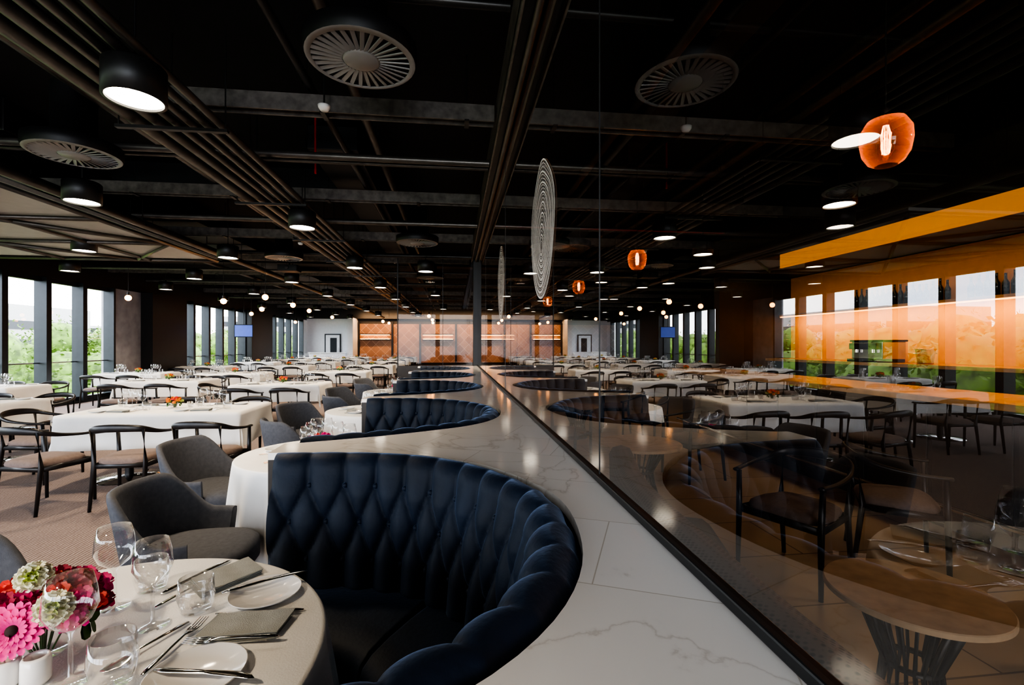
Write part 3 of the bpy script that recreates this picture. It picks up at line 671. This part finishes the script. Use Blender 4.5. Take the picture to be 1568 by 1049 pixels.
def lowt(R,h):
    b=B()
    b.lathe([(1e-4,h),(R-.004,h)],OAK,n=64); b.lathe([(R-.004,h),(R,h-.004)],OAK,n=64); b.lathe([(R,h-.004),(R,h-.022)],OAK,n=64); b.lathe([(R,h-.022),(R-.02,h-.030)],OAK,n=64); b.lathe([(R-.02,h-.030),(1e-4,h-.030)],OAK,n=64)
    for i in range(22):
        t=2*pi*i/22; b.sweep([(R*.62*cos(t),R*.62*sin(t),h-.030),(R*.30*cos(t),R*.30*sin(t),h*.45),(R*.42*cos(t),R*.42*sin(t),0.01)],[(.006,.014)]*3,BLACK,6)
    b.lathe([(R*.45,0),(R*.45,.015),(R*.38,.015),(R*.38,0)],BLACK,n=40)
    b.lathe([(R*.34,h*.44),(R*.34,h*.47),(R*.27,h*.47),(R*.27,h*.44)],BLACK,n=40); return b
lowt(.285,.50).obj('round_side_table',(1.75,1.62,0))
lowt(.40,.50).obj('round_side_table',(1.78,4.4,0))
lowt(.34,.50).obj('round_side_table',(1.9,7.2,0))
b=B(); bp=catmull([(.72,-1.2,0),(.72,.3,0),(.74,1.2,0),(.80,2.0,0),(.98,2.7,0)],14); nb=len(bp)
def bfn(i,j):
    pr=[(-.06,.40),(-.07,.80),(-.05,.84),(0,.855),(.05,.84),(.07,.80),(.09,.42)]
    d,z=pr[j]; t=(bp[min(i+1,nb-1)]-bp[max(i-1,0)]).normalized(); nn=Vector((t.y,-t.x,0)); v=bp[i]+nn*d; return (v.x,v.y,z)
b.grid(bfn,nb,7,WOVEN)
def bfs(i,j):
    pr=[(.05,.40),(.10,.44),(.30,.45),(.46,.44),(.50,.41),(.50,.34),(.46,.32),(-.05,.32),(-.06,.40)]
    d,z=pr[j]; t=(bp[min(i+1,nb-1)]-bp[max(i-1,0)]).normalized(); nn=Vector((t.y,-t.x,0)); v=bp[i]+nn*d; return (v.x,v.y,z)
b.grid(bfs,nb,9,BROWN)
for i in (0,nb-1): b.add([bfn(i,j) for j in range(7)],[tuple(range(7))],WOVEN); b.add([bfs(i,j) for j in range(9)],[tuple(range(9))],BROWN)
for i in range(3,nb,12):
    p=bp[i]; b.cyl((p.x,p.y,0),(p.x,p.y,.33),.018,.022,BLACK,10); b.cyl((p.x+.38,p.y,0),(p.x+.38,p.y,.33),.018,.022,BLACK,10)
b.obj('curved_bench')
chair(2.15,2.75,2.0); chair(2.95,2.85,-2.2); chair(2.6,4.9,1.7); chair(1.3,5.5,-.6); chair(2.7,6.4,2.2); chair(2.9,1.5,1.2); chair(2.7,7.7,1.2)
# ------------------------------------------------------------------ exterior
b=B(); b.box(-300,-9.8,-150,300,-9.2,-9,GRASS); b.obj('ground')
def tree(seed):
    b=B(); r=random.Random(seed)
    b.sweep([(0,0,0),(.1,0,3),(-.1,.1,6),(0,0,8)],[.28,.22,.15,.08],BARK,10)
    blobs=[]
    for i in range(16):
        t=r.uniform(0,6.28); q=r.uniform(.3,2.5); z=r.uniform(4.5,10); rr=r.uniform(1.1,1.8)
        blobs.append((q*cos(t),q*sin(t),z,rr)); b.sphere((q*cos(t),q*sin(t),z),rr*.8,FOL,8)
    for i in range(5200):
        x,y,z,rr=r.choice(blobs); d=Vector((r.gauss(0,1),r.gauss(0,1),r.gauss(0,1))).normalized()*rr*r.uniform(.75,1.12)
        w=r.uniform(.07,.15); mx=Matrix.Translation(Vector((x,y,z))+d)@Matrix.Rotation(r.uniform(0,6),4,'X')@Matrix.Rotation(r.uniform(0,6),4,'Z')
        b.add([(-w,0,0),(0,-w*.6,0),(w,0,0),(0,w*.6,0)],[(0,1,2,3)],FOL,False,mx)
    return b
t1=tree(1).obj('tree',(-17,13,-9)); t2=tree(2).obj('tree',(-18,18,-9))
rr=random.Random(9)
for i in range(30):
    y=4+i*2.9; x=-17-rr.uniform(0,6)-(.12*y); s=rr.uniform(.92,1.10)*(1+max(0,(-x-17))*.008)
    dup(rr.choice((t1,t2)),(x,y,-9),rr.uniform(0,6),(s,s,s),name='tree')
b=B()
for (x,y,w,l,h) in [(-90,70,20,30,17),(-110,120,25,30,15),(-70,150,20,20,19),(-120,40,20,26,14)]:
    b.box(x,x+w,y,y+l,-9,h-9,BLDG)
    for k in range(int(h/3)): b.box(x+w,x+w+.1,y+1,y+l-1,-8+3*k,-6.6+3*k,FRAME); b.box(x,x+w,y-.1,y,-8+3*k,-6.6+3*k,FRAME)
b.obj('distant_building')
# ------------------------------------------------------------------ world + lights
w=bpy.data.worlds.new('sky'); bpy.context.scene.world=w; w.use_nodes=True; N=w.node_tree.nodes; L=w.node_tree.links
bg=N['Background']; tcn=N.new('ShaderNodeTexCoord'); mp=N.new('ShaderNodeMapping'); mp.inputs['Scale'].default_value=(1,1,3.5)
nz=N.new('ShaderNodeTexNoise'); nz.inputs['Scale'].default_value=3.2; nz.inputs['Detail'].default_value=7
rp=N.new('ShaderNodeValToRGB'); rp.color_ramp.elements[0].position=.38; rp.color_ramp.elements[0].color=(.55,.64,.82,1); rp.color_ramp.elements[1].position=.6; rp.color_ramp.elements[1].color=(1,1,1,1)
L.new(tcn.outputs['Generated'],mp.inputs[0]); L.new(mp.outputs[0],nz.inputs['Vector']); L.new(nz.outputs['Fac'],rp.inputs[0]); L.new(rp.outputs[0],bg.inputs[0]); bg.inputs[1].default_value=7.5
def area(name,loc,rot,sx,sy,e,col,portal=False,parent=None):
    A=bpy.data.lights.new(name,'AREA'); A.shape='RECTANGLE'; A.size=sx; A.size_y=sy; A.energy=e; A.color=col
    if portal: A.cycles.is_portal=True
    o=bpy.data.objects.new(name,A); bpy.context.collection.objects.link(o); o.location=loc; o.rotation_euler=rot; return o
area('window_portal',(XW-.35,12.4,1.5),(0,-pi/2,0),3.0,37,1,(1,1,1),True)
area('window_portal',(-4,-6.3,1.75),(pi/2,0,0),12,3,1,(1,1,1),True)  # portal for the added fill opening in the back wall
area('bar_led_strip_light',(6.1,5.8,2.8),(0,0,0),.6,6,12,(1,.66,.28))
area('shelf_led_strip_light',(6.68,5.6,2.0),(0,math.radians(-40),0),.06,6.6,42,(1,.66,.24))
area('far_wall_fill',(-2,YF-1.4,3.3),(math.radians(35),0,0),8,.2,130,(1,.58,.30))  # added warm fill that brightens the far tile wall, no fixture modelled
# ------------------------------------------------------------------ camera
c=bpy.data.cameras.new('camera'); co=bpy.data.objects.new('camera',c); bpy.context.collection.objects.link(co)
co.location=(0,0,1.45); co.rotation_euler=(pi/2,0,-math.radians(6.89)); c.lens=16.53; c.sensor_width=36; c.shift_y=.0024; c.clip_start=.02; c.clip_end=600
sc=bpy.context.scene; sc.camera=co
sc.view_settings.view_transform='AgX'; sc.view_settings.look='AgX - High Contrast'; sc.view_settings.exposure=.75
